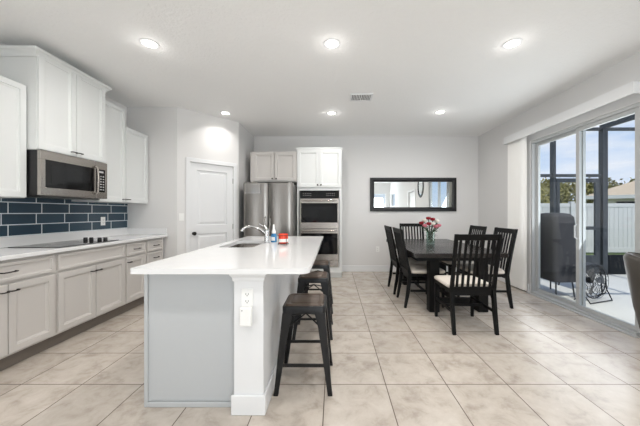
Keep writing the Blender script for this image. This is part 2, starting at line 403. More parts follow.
# microwave
t = thing('microwave', 'stainless over-the-range microwave under the tall cabinet', 'microwave', (-2.78, 2.567, 1.435), R(90))
w_, h_ = .756, .428
MB().box(.001, w_-.001, .012, .425, 0, h_).build('body', 'black', t, bevel=.003)
dw = .60
d = MB(); d.box(0, dw, -.02, .011, 0, .075); d.box(0, dw, -.02, .011, h_-.085, h_); d.box(0, .045, -.02, .011, .075, h_-.085); d.box(dw-.02, dw, -.02, .011, .075, h_-.085)
dd = d.build('door', 'steel', t, bevel=.002)
MB().box(.045, dw-.02, -.018, .01, .075, h_-.085).build('window', 'blackglass', dd)
MB().box(.10, dw-.10, -.0195, -.0182, .12, h_-.13).build('window_screen', 'display', dd)
hd = MB(); hd.tube([(dw-.012,-.02,.05),(dw-.012,-.05,.065),(dw-.012,-.058,h_/2),(dw-.012,-.05,h_-.075),(dw-.012,-.02,h_-.06)], .011, 10); hd.build('handle', 'steel', dd, smooth='auto')
p = MB(); p.box(dw+.002, w_, -.02, .011, 0, .075); p.box(dw+.002, w_, -.02, .011, h_-.085, h_); p.box(w_-.03, w_, -.02, .011, .075, h_-.085)
pp = p.build('control_panel', 'steel', t, bevel=.002)
MB().box(dw+.002, w_-.03, -.019, .01, .075, h_-.085).build('keypad', 'blackglass', pp)
MB().box(dw+.03, w_-.055, -.0205, -.0192, h_-.125, h_-.105).build('clock_display', 'keys', pp)
for r_ in range(6):
    for c_ in range(3): MB().box(dw+.025+c_*.033, dw+.043+c_*.033, -.0205, -.0192, .10+r_*.031, .112+r_*.031).build('key', 'keys', pp)
v = MB().box(.05, w_-.05, .03, .3, -.014, -.0005).build('vent_grille', 'steel_d', t)

# ------------------------------------------------------------------ oven tower, fridge
TY = 5.27
t = thing('oven_cabinet', 'tall white cabinet tower housing the double wall oven', 'cabinet', (-.715, TY, 0))
w_, h_, D_ = .865, 2.50, BY-TY-.002
b_ = MB()
b_.box(0, w_, .02, D_, .105, .215); b_.box(0, .018, .02, D_, .215, 1.70); b_.box(w_-.018, w_, .02, D_, .215, 1.70); b_.box(.018, w_-.018, D_-.02, D_, .215, 1.70); b_.box(0, w_, .02, D_, 1.70, h_)
b_.box(0, .045, 0, .0195, .105, 1.735); b_.box(w_-.045, w_, 0, .0195, .105, 1.735); b_.box(.045, w_-.045, 0, .0195, 1.695, 1.735); b_.box(.0, w_, 0, .0195, 1.735, h_); b_.box(.045, w_-.045, 0, .0195, .105, .215)
b_.box(-.012, w_+.012, -.015, D_, h_+.0005, h_+.028)
b_.build('body', 'cab', t)
MB().box(.001, w_-.001, .07, D_-.01, 0, .1045).build('toe_kick', 'cab', t)
for i in (0, 1):
    x0 = .012+i*.423
    p = MB().panel((x0, -.0005, 1.755), (1,0,0), (0,-1,0), .418, .715, DOOR).build('door', 'cab', t)
    knob(p, (x0+(.388 if i == 0 else .03), -.0185, 1.80), (0,-1,0))
t = thing('double_oven', 'stainless double wall oven with two black glass doors', 'oven', (-.655, TY, .217))
w_ = .745
MB().box(.0, w_, .021, .5, .001, 1.476).build('body', 'steel_d', t)
cp = MB().box(0, w_, -.03, .0195, 1.325, 1.474).build('control_panel', 'blackglass', t, bevel=.002)
MB().box(w_/2-.12, w_/2+.12, -.0315, -.0302, 1.37, 1.43).build('display', 'display', cp)
for i in range(5):
    for j in range(2):
        for x in (.06+i*.035, w_-.235+i*.035): MB().box(x, x+.018, -.0315, -.0303, 1.375+j*.035, 1.387+j*.035).build('key', 'steel_d', cp)
def odoor(z0, z1):
    d = MB()
    d.box(0, w_, -.035, .0195, z0, z0+.115); d.box(0, w_, -.035, .0195, z1-.085, z1); d.box(0, .022, -.035, .0195, z0+.115, z1-.085); d.box(w_-.022, w_, -.035, .0195, z0+.115, z1-.085)
    d = d.build('oven_door', 'steel', t, bevel=.002)
    g = MB().box(.022, w_-.022, -.033, .018, z0+.115, z1-.085).build('window', 'blackglass', d)
    MB().box(.11, w_-.11, -.0345, -.0332, z0+.17, z1-.15).build('window_screen', 'display', d)
    MB().tube([(.04,-.035,z1-.035),(.04,-.078,z1-.035),(w_-.04,-.078,z1-.035),(w_-.04,-.035,z1-.035)], .013, 10).build('handle', 'steel', d, smooth='auto')
odoor(.745, 1.318); odoor(.135, .738)
MB().box(.0, w_, -.022, .0195, .002, .13).build('trim_panel', 'steel', t, bevel=.002)

FY = 4.86
t = thing('refrigerator', 'stainless steel french door refrigerator left of the wall ovens', 'refrigerator', (-1.615, FY, 0))
w_, h_ = .885, 1.80
MB().box(.004, w_-.004, .075, .80, .03, h_-.02).build('body', 'steel_d', t, bevel=.004)
def fdoor(name, x0, x1, z0, z1):
    m = MB(); n = 10; poly = [(x1, .07), (x0, .07)]
    for i in range(n+1):
        u = i/n; poly.append((x0+(x1-x0)*u, .012-.030*math.sin(math.pi*u)**.6 if 0 < u < 1 else .02))
    m.prism(poly, 'z', z0, z1)
    return m.build(name, 'fridge', t, bevel=.003, smooth='auto')
d1 = fdoor('door', 0, w_/2-.0025, .72, h_); d2 = fdoor('door', w_/2+.0025, w_, .72, h_); d3 = fdoor('freezer_drawer', 0, w_, .05, .713)
for dd, x in ((d1, w_/2-.045), (d2, w_/2+.045)):
    MB().tube([(x,-.01,.80),(x,-.055,.82),(x,-.06,1.0),(x,-.055,1.17),(x,-.01,1.19)], .011, 10).build('handle', 'steel', dd, smooth='auto')
MB().tube([(.1,-.01,.63),(.11,-.055,.63),(w_-.11,-.055,.63),(w_-.1,-.01,.63)], .011, 10).build('handle', 'steel', d3, smooth='auto')
MB().box(.02, w_-.02, .08, .6, 0, .03).build('foot_grille', 'black', t)
for x in (.03, w_-.09): MB().box(x, x+.06, .02, .10, h_+.0005, h_+.018).build('hinge', 'steel_d', t)
# acrylic calendar on the left fridge door
t = thing('calendar_board', 'clear calendar board with white squares on the refrigerator door', 'calendar', (-1.59, FY-.021, 1.60))
MB().box(0, .30, -.004, -.0005, 0, .20).build('sheet', 'acrylic', t)
m = MB()
for i in range(6):
    for j in range(5): m.box(.018+i*.047, .038+i*.047, -.0055, -.0042, .013+j*.037, .028+j*.037)
m.build('squares', 'paper', t)

# over-fridge cabinet
w_ = .893
cabinet('upper_cabinet', 'white two door cabinet above the refrigerator', 'cabinet', (-1.613, 5.27, 1.86), 0, w_, .585, BY-5.27-.002,
        [('door', .06, .02, .40, .545, [('knob', .43, .06)]), ('door', .475, .02, .40, .545, [('knob', .505, .06)])], 'base')

# ------------------------------------------------------------------ island
IX0, IX1, IY0, IY1 = -1.245, -.15, 1.655, 3.92
t = thing('kitchen_island', 'long kitchen island with grey end panel and white post', 'island', (0, 0, 0))
c0, c1 = -1.235, -.63      # cabinet part
m = MB(); m.box(c0+.002, c1-.001, 1.80, 3.86, .0, .18); m.box(c0+.002, c0+.03, 1.80, 3.86, .18, CT); m.box(c1-.03, c1-.001, 1.80, 3.86, .18, CT)
m.box(c0+.03, c1-.03, 1.80, 2.56, .18, CT); m.box(c0+.03, c1-.03, 3.42, 3.86, .18, CT)
m.build('cabinet_body', 'island', t)
p = MB().box(c0+.02, c1-.001, 1.79, 1.799, .035, CT-.001).build('end_panel', 'island', t)
m = MB(); m.box(c0-.004, c0+.02, 1.779, 1.82, .0, CT-.001); m.build('corner_strip', 'island', t, bevel=.003)
m = MB(); m.box(c0+.0205, c1-.001, 1.777, 1.7895, .0, .034); m.build('base_strip', 'island', t, bevel=.004)
# doors facing the range side
for i in range(4):
    y0 = 3.84-i*.5
    d = MB().panel((c0+.0015, y0, .12), (0,-1,0), (-1,0,0), .485, .74, DOOR).build('door', 'island', t)
    pull(d, (c0-.0165, y0-.06, .78), (0,-1,0), (-1,0,0), ln=.06)
# half wall with post
h0, h1 = -.629, -.445
m = MB().box(h0, h1, 1.72, 3.88, 0, CT-.001).build('half_wall', 'trim', t)
def ring(e, z): return [(h0-e, 1.72-e, z), (h1+e, 1.72-e, z), (h1+e, 1.90+e*0, z), (h0-e, 1.90+e*0, z)]
MB().rings([ring(.004,CT-.058), ring(.008,CT-.052), ring(.010,CT-.034), ring(.022,CT-.018), ring(.024,CT-.002)]).build('post_capital', 'trim', t)
def ring2(e, z): return [(h0-e, 1.72-e, z), (h1+e, 1.72-e, z), (h1+e, 3.88+e, z), (h0-e*0, 3.88+e, z)]
m = MB(); m.box(h0-.016, h1+.016, 1.704, 1.7195, 0, .125); m.box(h1+.0005, h1+.016, 1.7195, 3.896, 0, .125); m.build('base_molding', 'trim', t, bevel=.006)

# countertop with sink cut-out
def rrect(x0, x1, y0, y1, r, n=6):
    rr = r if isinstance(r, tuple) else (r,)*4; out = []
    for (cx, cy, a0, q) in ((x1-rr[0], y0+rr[0], -90, rr[0]), (x1-rr[1], y1-rr[1], 0, rr[1]), (x0+rr[2], y1-rr[2], 90, rr[2]), (x0+rr[3], y0+rr[3], 180, rr[3])):
        for i in range(n+1): a = R(a0+90*i/n); out.append((cx+q*math.cos(a), cy+q*math.sin(a)))
    return out
def slab(name, loops, z0, z1, m, parent=None):
    cu = bpy.data.curves.new(name, 'CURVE'); cu.dimensions = '2D'; cu.fill_mode = 'BOTH'; cu.extrude = (z1-z0)/2
    for lp in loops:
        s = cu.splines.new('POLY'); s.points.add(len(lp)-1); s.use_cyclic_u = True
        for i, (x, y) in enumerate(lp): s.points[i].co = (x, y, 0, 1)
    tmp = bpy.data.objects.new(name, cu); COL.objects.link(tmp)
    me = bpy.data.meshes.new_from_object(tmp.evaluated_get(bpy.context.evaluated_depsgraph_get()))
    bpy.data.objects.remove(tmp); me.name = name
    for v in me.vertices: v.co.z += (z0+z1)/2
    me.materials.clear(); me.materials.append(M[m])
    o = bpy.data.objects.new(name, me); COL.objects.link(o)
    if parent: o.parent = parent
    return o
SX0, SX1, SYa, SYb = -1.14, -.79, 2.66, 3.30
o = slab('island_countertop', [rrect(IX0, IX1, IY0, IY1, (.06,.03,.02,.02)), rrect(SX0, SX1, SYa, SYb, .05)], CT+.0008, TOP, 'quartz')
bv = o.modifiers.new('bevel', 'BEVEL'); bv.width = .003; bv.segments = 2; bv.limit_method = 'ANGLE'
tag(o, 'white quartz island top with rounded corner and sink cut-out', 'countertop')
t = thing('kitchen_sink', 'undermount stainless steel sink sunk in the island top', 'sink', ((SX0+SX1)/2, (SYa+SYb)/2, CT-.2))
hx, hy = (SX1-SX0)/2+.008, (SYb-SYa)/2+.008
def sr(e, z): return [(x, y, z) for x, y in rrect(-hx-e, hx+e, -hy-e, hy+e, .05)]
m = MB(); m.rings([sr(.012,.2), sr(.0,.2), sr(-.004,.04), sr(-.03,.008), sr(-.12,.004)], False, True)
m.rings([sr(.012,.2), sr(.003,.198), sr(.0,.03), sr(-.02,.0), sr(-.12,-.002)], False, True)
m.build('basin', 'steel', t, smooth='auto')
MB().lathe(((.045,.0045),(.045,.008),(.03,.008),(.028,.005),(0,.005)), n=20, cap1=False).build('drain', 'chrome', t)
t = thing('faucet', 'brushed nickel single lever faucet arching over the sink', 'faucet', (-.745, 3.03, TOP))
MB().lathe(((.034,.0003),(.034,.008),(.028,.014),(.026,.10),(.027,.13),(.027,.15),(.02,.165),(0,.168)), n=20, cap1=False).build('base', 'chrome', t, smooth='auto')
MB().tube([(-.002,0,.08),(-.03,-.005,.122),(-.075,-.012,.156),(-.12,-.02,.178),(-.17,-.03,.187),(-.215,-.04,.178),(-.25,-.047,.157),(-.262,-.05,.138)], [.017,.017,.0165,.016,.0155,.016,.018,.019], 12).build('spout', 'chrome', t, smooth='auto')
MB().tube([(0,0,.16),(-.03,.0,.185),(-.085,.0,.215)], [.010,.008,.006], 10).build('lever', 'chrome', t, smooth='auto')

t = thing('soap_bottle', 'blue and white dish soap bottle beside the faucet', 'bottle', (-.695, 3.15, TOP))
MB().lathe(((.03,.0003),(.034,.006),(.034,.06),(.030,.085),(.022,.10)), n=18).build('bottle_body', 'blue', t, smooth='auto')
MB().lathe(((.022,.1005),(.024,.12),(.014,.15),(.011,.19),(.006,.205),(0,.206)), n=16, cap1=False).build('cap', 'plastic', t, smooth='auto')
MB().box(-.02, .02, -.0365, -.0345, .02, .06).build('label_patch', 'plastic', t)
t = thing('candle_jar', 'red candle jar in a small wire stand on the island', 'candle', (-.535, 2.88, TOP)); t.scale = (1.2, 1.2, 1.3)
MB().lathe(((.032,.012),(.04,.018),(.042,.028),(.042,.085),(.038,.09),(.036,.084),(0,.080)), n=24, cap1=False).build('jar', 'candle', t, smooth='auto')
MB().lathe(((.0425,.025),(.0432,.03),(.0432,.048),(.0425,.05)), n=24, cap0=False, cap1=False).build('paper_band', 'paper', t, smooth='auto')
m = MB()
for z in (.012, .078): m.tube([(.047*math.cos(i*math.pi/12), .047*math.sin(i*math.pi/12), z) for i in range(24)], .002, 6, True)
for i in range(4):
    a = R(45+90*i); m.tube([(.047*math.cos(a), .047*math.sin(a), .078), (.047*math.cos(a), .047*math.sin(a), .012), (.054*math.cos(a), .054*math.sin(a), .0025)], .0022, 6)
m.tube([(-.04,0,.0105),(.04,0,.0105)], .0015, 6)
m.build('wire_stand', 'bronze', t)

# outlets and switches
def outlet(label, loc, rz, kind='wall_outlet', cat='outlet'):
    t = thing(kind, label, cat, loc, rz)
    MB().box(-.036, .036, -.006, -.0005, -.058, .058).build('cover_plate', 'plastic', t, bevel=.002)
    if kind == 'wall_outlet':
        for z in (-.022, .022):
            s = MB().box(-.017, .017, -.0085, -.0062, z-.015, z+.015).build('socket', 'plastic', t, bevel=.002)
            q = MB(); q.box(-.009, -.006, -.0092, -.0086, z-.004, z+.008); q.box(.006, .009, -.0092, -.0086, z-.004, z+.008); q.box(-.003, .003, -.0092, -.0086, z-.011, z-.006); q.build('slot', 'slot', s)
    else:
        MB().box(-.015, .015, -.0095, -.0062, -.033, .033).build('rocker', 'plastic', t, bevel=.003)
    return t
outlet('white outlet on the blue tile backsplash', (LX+.009, 3.78, 1.15), R(90))
outlet('white outlet low on the back wall behind dining chairs', (.94, BY, .48), 0)
outlet('white outlet on the end post of the island', (-.545, 1.72, .735), 0)
outlet('white rocker light switch left of the pantry door', (-2.44+.065*.7071, 4.24+.065*.7071, 1.20), R(45), 'light_switch', 'switch')
t = thing('air_freshener', 'white plug-in device hanging in the island post outlet', 'air freshener', (-.545, 1.72, .667))
MB().box(-.038, .038, -.045, -.0095, -.10, .018).build('housing', 'plastic', t, bevel=.010, seg=3)
MB().lathe(((.003,0),(.003,.001),(0,.001)), n=8, cap1=False).build('indicator', 'slot', t).location = (-.02, -.0452, .0)
t.children[-1].rotation_euler = (R(90),0,0)

# ------------------------------------------------------------------ bar stools
def make_stool():
    t = thing('bar_stool', '', 'stool', (0,0,0))
    def sq(e, z, r=.035): return [(x, y, z) for x, y in rrect(-.15-e, .15+e, -.15-e, .15+e, r, 5)]
    m = MB(); m.rings([sq(.006,.555), sq(.006,.592), sq(.002,.600), sq(-.008,.602), sq(-.010,.596)])
    m.build('seat_frame', 'blackmetal', t, smooth='auto')
    m = MB(); m.rings([sq(-.011,.5965), sq(-.011,.606), sq(-.016,.612), sq(-.04,.612), sq(-.043,.609), sq(-.05,.609), sq(-.053,.612)]); m.build('seat', 'seatwood', t, smooth='auto')
    for sx_ in (-1, 1):
        for sy_ in (-1, 1):
            m = MB(); th = .006
            a, b_ = .152, .203       # outer corner at the top and at the floor
            def L_(z, half, wd):
                o_ = Vector((sx_*half, sy_*half, z)); ix, iy = -sx_, -sy_
                return [o_, o_+Vector((ix*wd,0,0)), o_+Vector((ix*wd,iy*th,0)), o_+Vector((ix*th,iy*th,0)), o_+Vector((ix*th,iy*wd,0)), o_+Vector((0,iy*wd,0))]
            m.rings([L_(.0, b_, .030), L_(.03, b_-.003, .032), L_(.45, .162, .058), L_(.555, a, .075)])
            lg = m.build('leg', 'blackmetal', t)
            MB().box(min(sx_*b_,sx_*(b_-.03))-.001, max(sx_*b_,sx_*(b_-.03))+.001, min(sy_*b_,sy_*(b_-.03))-.001, max(sy_*b_,sy_*(b_-.03))+.001, 0, .012).build('foot_cap', 'black', lg)
    e = .178
    for p0, p1 in (((-e,-e,.2),(e,-e,.2)), ((-e,e,.2),(e,e,.2)), ((-e,-e,.2),(-e,e,.2)), ((e,-e,.2),(e,e,.2))):
        m = MB(); a, c = Vector(p0), Vector(p1)
        m.box(min(a.x,c.x)-.004, max(a.x,c.x)+.004, min(a.y,c.y)-.004, max(a.y,c.y)+.004, .188, .21); m.build('foot_rail', 'blackmetal', t)
    for s_ in (-1, 1):
        m = MB(); m.tube([(-.145,-.145*s_,.43),(0,0,.50),(.145,.145*s_,.43)], .006, 8); m.build('cross_brace', 'blackmetal', t)
    return t
stool = make_stool()
for i, (y, lab) in enumerate(((2.09, 'black metal bar stool with brown wood seat, nearest of three at the island'), (2.92, 'middle black metal bar stool in the row along the island'), (3.62, 'black metal bar stool nearest the wall ovens, mostly hidden behind the others'))):
    s_ = stool if i == 0 else copy_tree(stool)
    s_.location = (-.215, y, 0); s_['label'] = lab; s_['group'] = 'bar stools along the island'

# ------------------------------------------------------------------ dining table, chairs
t = thing('dining_table', 'long dark wood trestle dining table with black legs', 'table', (1.59, 4.33, 0))
TL, TW = .93, .585
m = MB()
for a, b_ in ((-TL, -.3), (-.297, .297), (.3, TL)): m.box(-TW, TW, a, b_, .705, .76)
m.build('tabletop', 'tablewood', t, bevel=.004)
MB().box(-TW+.05, TW-.05, -TL+.07, TL-.07, .655, .7045).build('apron', 'blackwood', t, bevel=.003)
for sy_ in (-1, 1):
    yc = -.80 if sy_ < 0 else .50
    for sx_ in (-1, 1): MB().box(sx_*.31-.065, sx_*.31+.065, yc-.06, yc+.06, .0, .6545).build('leg', 'blackwood', t, bevel=.006)
    MB().box(-.2445, .2445, yc-.03, yc+.03, .09, .17).build('stretcher', 'blackwood', t, bevel=.004)
MB().box(-.03, .03, -.769, .469, .10, .16).build('long_stretcher', 'blackwood', t, bevel=.004)

def make_chair():
    t = thing('dining_chair', '', 'chair', (0,0,0))
    hw = .24
    def back_y(z): return -.215-.115*max(0, (z-.44)/.61)**1.15
    for s_ in (-1, 1):
        x0, x1 = (-hw, -hw+.036) if s_ < 0 else (hw-.036, hw)
        zs = [0, .2, .44, .6, .75, .9, 1.05]
        yb = lambda z: (-.27+.055*min(1, z/.40)) if z < .42 else back_y(z)
        poly = [(yb(z), z) for z in zs]+[(yb(z)+(.030 if z > .5 or z < .1 else .045), z) for z in zs[::-1]]
        MB().prism(poly, 'x', x0, x1).build('back_post', 'blackwood', t, bevel=.003)
        MB().taper((s_*(hw-.02), .25, 0), (s_*(hw-.02), .25, .415), .030, .030, .04, .04).build('leg', 'blackwood', t, bevel=.003)
        MB().box(s_*(hw-.018)-.009, s_*(hw-.018)+.009, -.185, .234, .21, .24).build('stretcher', 'blackwood', t, bevel=.002)
    MB().box(-hw+.03, hw-.03, -.01, .015, .212, .238).build('stretcher', 'blackwood', t, bevel=.002)
    m = MB(); m.box(-hw+.002, hw-.002, .245, .269, .416, .455); m.box(-hw+.002, -hw+.022, -.17, .244, .416, .455); m.box(hw-.022, hw-.002, -.17, .244, .416, .455); m.box(-hw+.037, hw-.037, -.20, -.175, .39, .455)
    m.build('seat_frame', 'blackwood', t, bevel=.003)
    def sq(e, z): return [(x, y, z) for x, y in rrect(-hw-.006-e, hw+.006+e, -.17, .285+e, .05, 5)]
    MB().rings([sq(-.012,.456), sq(.0,.466), sq(.002,.482), sq(-.008,.496), sq(-.05,.506), sq(-.12,.508)]).build('seat', 'fabric', t, smooth='auto')
    def rail(z0, z1, nm):
        poly = [(back_y(z0)+.004, z0), (back_y(z1)+.004, z1), (back_y(z1)+.026, z1), (back_y(z0)+.026, z0)]
        MB().prism(poly, 'x', -hw+.037, hw-.037).build(nm, 'blackwood', t, bevel=.002)
    rail(.985, 1.048, 'top_rail'); rail(.45, .485, 'lower_rail')
    n = 7; span = 2*(hw-.037)
    for i in range(n):
        xc = -hw+.037+span*(i+.5)/n
        zs = [.486, .6, .72, .85, .984]
        poly = [(back_y(z)+.009, z) for z in zs]+[(back_y(z)+.021, z) for z in zs[::-1]]
        MB().prism(poly, 'x', xc-.0125, xc+.0125).build('slat', 'blackwood', t)
    return t
ch = make_chair()
for i, (x, y, rz, lab) in enumerate((
    (1.47, 3.09, 0, 'black slat back dining chair at the near table end, back turned'),
    (1.205, 3.865, -90, 'black slat back dining chair on the left side of the table, nearer one'),
    (1.19, 4.46, -90, 'black slat back dining chair on the left side of the table, farther one'),
    (2.10, 3.84, 90, 'black slat back dining chair on the patio door side, nearer one'),
    (2.07, 4.515, 90, 'black slat back dining chair on the patio door side, farther one'),
    (1.57, 5.23, 180, 'black slat back dining chair at the far table end by the wall'))):
    c_ = ch if i == 0 else copy_tree(ch)
    c_.location = (x, y, 0); c_.rotation_euler = (0,0,R(rz)); c_['label'] = lab; c_['group'] = 'dining chairs around the table'

# vase and flowers
VX, VY, VZ = 1.555, 4.40, .76
t = thing('flower_vase', 'clear glass vase holding cut flowers on the dining table', 'vase', (VX, VY, VZ))
MB().lathe(((0,.0005),(.062,.0005),(.066,.01),(.066,.06),(.066,.15),(.070,.20),(.066,.20),(.062,.15),(.062,.06),(.062,.014),(0,.014)), n=28, cap0=False, cap1=False).build('glass_body', 'vase', t, smooth='auto')
m = MB()
FL = []
specs = [('red',-.15,-.02,.34,'deep red rose at the far left of the vase bouquet'),('pink',-.105,-.05,.30,'pink rose low on the left of the vase bouquet'),('red',-.02,.03,.415,'red rose at the top of the vase bouquet'),
 ('cream',-.09,.02,.38,'white rose in the upper left of the vase bouquet'),('cream',.02,-.05,.33,'white rose in the centre front of the vase bouquet'),('red',.03,-.02,.40,'red rose just right of the topmost rose'),
 ('cream',.10,-.01,.37,'white rose in the upper right of the vase bouquet'),('pink',.125,-.03,.30,'pale pink rose low on the right of the bouquet'),('red',-.045,-.06,.33,'red rose left of the white centre rose'),('pink',.065,-.06,.285,'pink rose at the lower front right of the bouquet')]
def bloom(mb, c, r):
    for k_, (rr, h, n) in enumerate(((1,.9,9),(.72,1.1,8),(.42,1.2,7))):
        prof = []
        rs = []
        for (q, z) in ((.25,-.6),(.8,-.35),(1,.1),(.92,.55*h)):
            rs.append([(c[0]+rr*r*q*(1+.10*math.sin(3*2*math.pi*i/12+k_))*math.cos(2*math.pi*i/12), c[1]+rr*r*q*(1+.10*math.sin(3*2*math.pi*i/12+k_))*math.sin(2*math.pi*i/12), c[2]+r*z) for i in range(12)])
        mb.rings(rs, True, False)
for cm, dx, dy, z, lab in specs:
    f_ = thing('rose', lab, 'flower', (VX+dx*.15, VY+dy*.15, VZ+.03), 0, 'roses in the glass vase')
    top = Vector((dx*.85, dy*.85, z-.03))
    mb = MB(); bloom(mb, top, .040); mb.build('bloom', cm, f_, smooth=True)
    MB().tube([(0,0,.0), (dx*.12, dy*.12, .16), tuple(top-Vector((0,0,.02)))], .007, 6).build('stem', 'stem', f_)
    lm = MB()
    for q in range(14):
        a = random.uniform(0, 6.28); p0 = top*random.uniform(.50,.88); p0.z = random.uniform(.03,.12) if q > 6 else max(p0.z, .185); d_ = Vector((math.cos(a), math.sin(a), random.uniform(-.2,.4)))*(.06 if q < 7 else .038); s_ = Vector((-d_.y, d_.x, 0))*.32
        v_ = [lm.b.verts.new(x) for x in (p0, p0+d_*.5+s_, p0+d_, p0+d_*.5-s_)]; lm.b.faces.new(v_)
    lm.build('leaves', 'stem', f_)

# mirror
t = thing('wall_mirror', 'wide black framed mirror on the back wall', 'mirror', (1.70, BY, 1.655))
hw, hh = .925, .36
def mr(e, y): return [(-hw+e, y, -hh+e), (hw-e, y, -hh+e), (hw-e, y, hh-e), (-hw+e, y, hh-e)]
MB().rings([mr(0,-.001), mr(0,-.03), mr(.012,-.036), mr(.05,-.036), mr(.075,-.022), mr(.088,-.018), mr(.088,-.001)], False, False).build('frame', 'black', t)
MB().box(-hw+.0885, hw-.0885, -.012, -.006, -hh+.0885, hh-.0885).build('mirror_glass', 'mirror', t)
t = thing('oval_mirror', 'black oval wall mirror seen only as a reflection in the wide mirror', 'mirror', (RX, 1.95, 2.22))
n = 40
def ov(a, b_, x): return [(x, a*math.cos(2*math.pi*i/n), b_*math.sin(2*math.pi*i/n)) for i in range(n)]
MB().rings([ov(.33,.42,-.001), ov(.33,.42,-.02), ov(.30,.39,-.03), ov(.25,.34,-.02), ov(.25,.34,-.001)], False, False).build('frame', 'black', t)
MB().rings([ov(.249,.339,-.004), ov(.249,.339,-.008)]).build('mirror_glass', 'mirror', t)

# ------------------------------------------------------------------ ceiling lamps and vent
labs = {(-1.79,2.65): 'recessed ceiling light above the left counter, nearer one', (-.02,2.65): 'recessed ceiling light in the middle of the nearer row', (1.73,2.65): 'recessed ceiling light at the right of the nearer row',
        (-1.79,4.5): 'recessed ceiling light in front of the pantry door', (-.04,4.5): 'recessed ceiling light between the vent and the ovens', (1.73,4.45): 'recessed ceiling light over the dining table',
        (-1.79,.7): 'recessed ceiling light behind the view on the left', (-.02,.7): 'recessed ceiling light straight above the viewpoint', (1.73,.7): 'recessed ceiling light behind the view on the right'}
for (x, y), lab in labs.items():
    t = thing('recessed_light', lab, 'ceiling light', (x, y, CZ), 0, 'recessed ceiling lights')
    MB().lathe(((.085,-.0005),(.085,-.006),(.078,-.009),(.062,-.006),(.060,-.0015),(.06,-.0005)), n=28, cap0=False, cap1=False).build('trim_ring', 'trim', t, smooth='auto')
    MB().lathe(((.0595,-.001),(.0595,-.004),(0,-.005)), n=24, cap1=False).build('lens', 'lens', t)
    ld = bpy.data.lights.new('lamp', 'AREA'); ld.shape = 'DISK'; ld.size = .12; ld.energy = 11.5 if (x, y) != (-1.79, 4.5) else 3.6; ld.color = (1, .965, .93); ld.spread = R(165 if (x, y) != (-1.79, 4.5) else 125)
    lo = bpy.data.objects.new('lamp', ld); COL.objects.link(lo); lo.parent = t; lo.location = (0, 0, -.012)
    pd_ = bpy.data.lights.new('lamp_glow', 'POINT'); pd_.energy = .5 if (x, y) != (-1.79, 4.5) else .12; pd_.shadow_soft_size = .045; pd_.color = (1, .965, .93)
    po_ = bpy.data.objects.new('lamp_glow', pd_); COL.objects.link(po_); po_.parent = t; po_.location = (0, 0, -.10)  # extra point lamp hung below each lens, added to brighten the ceiling
t = thing('ceiling_vent', 'white rectangular air vent in the ceiling', 'vent', (.385, 3.88, CZ))
vw, vd = .155, .12
m = MB()
for a, b_, c, e in ((-vw,vw,-vd,-vd+.025),(-vw,vw,vd-.025,vd),(-vw,-vw+.025,-vd+.025,vd-.025),(vw-.025,vw,-vd+.025,vd-.025),(-.008,.008,-vd+.025,vd-.025)): m.box(a, b_, c, e, -.012, -.0005)
m.build('frame', 'trim', t)
MB().box(-vw+.02, vw-.02, -vd+.02, vd-.02, -.003, -.0006).build('backing', 'ventdark', t)
for i in range(5):
    for s_ in (-1, 1):
        x = s_*(.026+i*.022); MB().prism([(x-.006, -.0035), (x-.003, -.0035), (x+.007, -.0115), (x+.004, -.0115)], 'y', -vd+.026, vd-.026).build('slat', 'trim', t)

# ------------------------------------------------------------------ sliding patio door
fr = MB()
fr.box(RX+.01, RX+.11, SY0, SY0+.035, .0, SZ); fr.box(RX+.01, RX+.11, SY1-.035, SY1, .0, SZ); fr.box(RX+.01, RX+.11, SY0+.035, SY1-.035, SZ-.04, SZ); fr.box(RX-.015, RX+.11, SY0+.035, SY1-.035, .0005, .035)
fr.box(RX-.06, RX-.0155, SY0, SY1, .0005, .012)
sl = struct(fr.build('door_2', 'doorframe', bevel=.002))
MY = 3.50
def panel(y0, y1, x, name):
    m = MB(); z0, z1 = .036, SZ-.041
    m.box(x, x+.035, y0, y0+.05, z0, z1); m.box(x, x+.035, y1-.05, y1, z0, z1); m.box(x, x+.035, y0+.05, y1-.05, z0, z0+.05); m.box(x, x+.035, y0+.05, y1-.05, z1-.05, z1)
    p = m.build(name, 'doorframe', sl, bevel=.002); MB().box(x+.014, x+.02, y0+.05, y1-.05, z0+.05, z1-.05).build('glass_pane', 'glass', p); return p
panel(MY-.02, SY1-.036, RX+.065, 'fixed_panel')
sp = panel(SY0+.036, MY+.04, RX+.025, 'sliding_panel')
MB().tube([(RX+.024, MY+.015, .93), (RX-.01, MY+.015, .95), (RX-.01, MY+.015, 1.1), (RX+.024, MY+.015, 1.12)], .008, 8).build('handle', 'doorframe', sp)
# valance and vertical blinds
t = thing('vertical_blinds', 'white vertical blinds gathered beside the patio door under a valance', 'blinds', (RX-.001, SY1, 0))
m = MB(); m.box(-.14, -.128, -1.62, .45, 2.455, 2.575); m.box(-.128, -.001, -1.62, .45, 2.565, 2.575); m.box(-.128, -.001, -1.62, -1.61, 2.455, 2.5645); m.box(-.128, -.001, .44, .45, 2.455, 2.5645)
m.build('valance', 'trim', t)
MB().box(-.085, -.045, -1.6, .43, 2.53, 2.56).build('head_rail', 'plastic', t)
for i in range(14):
    y = .04+i*.026; a = R(-26+random.uniform(-4,4)); n = 5; pts = []
    for j in range(n):
        u = (j/(n-1)-.5)*.088; bow = .006*(1-(2*u/.088)**2)
        pts.append((-.068+u*math.sin(a)+bow*math.cos(a), y+u*math.cos(a)-bow*math.sin(a)))
    poly = pts+[(p_[0]+.0012*math.cos(a), p_[1]-.0012*math.sin(a)) for p_ in pts[::-1]]
    MB().prism(poly, 'z', .03, 2.525).build('vane', 'blind', t)

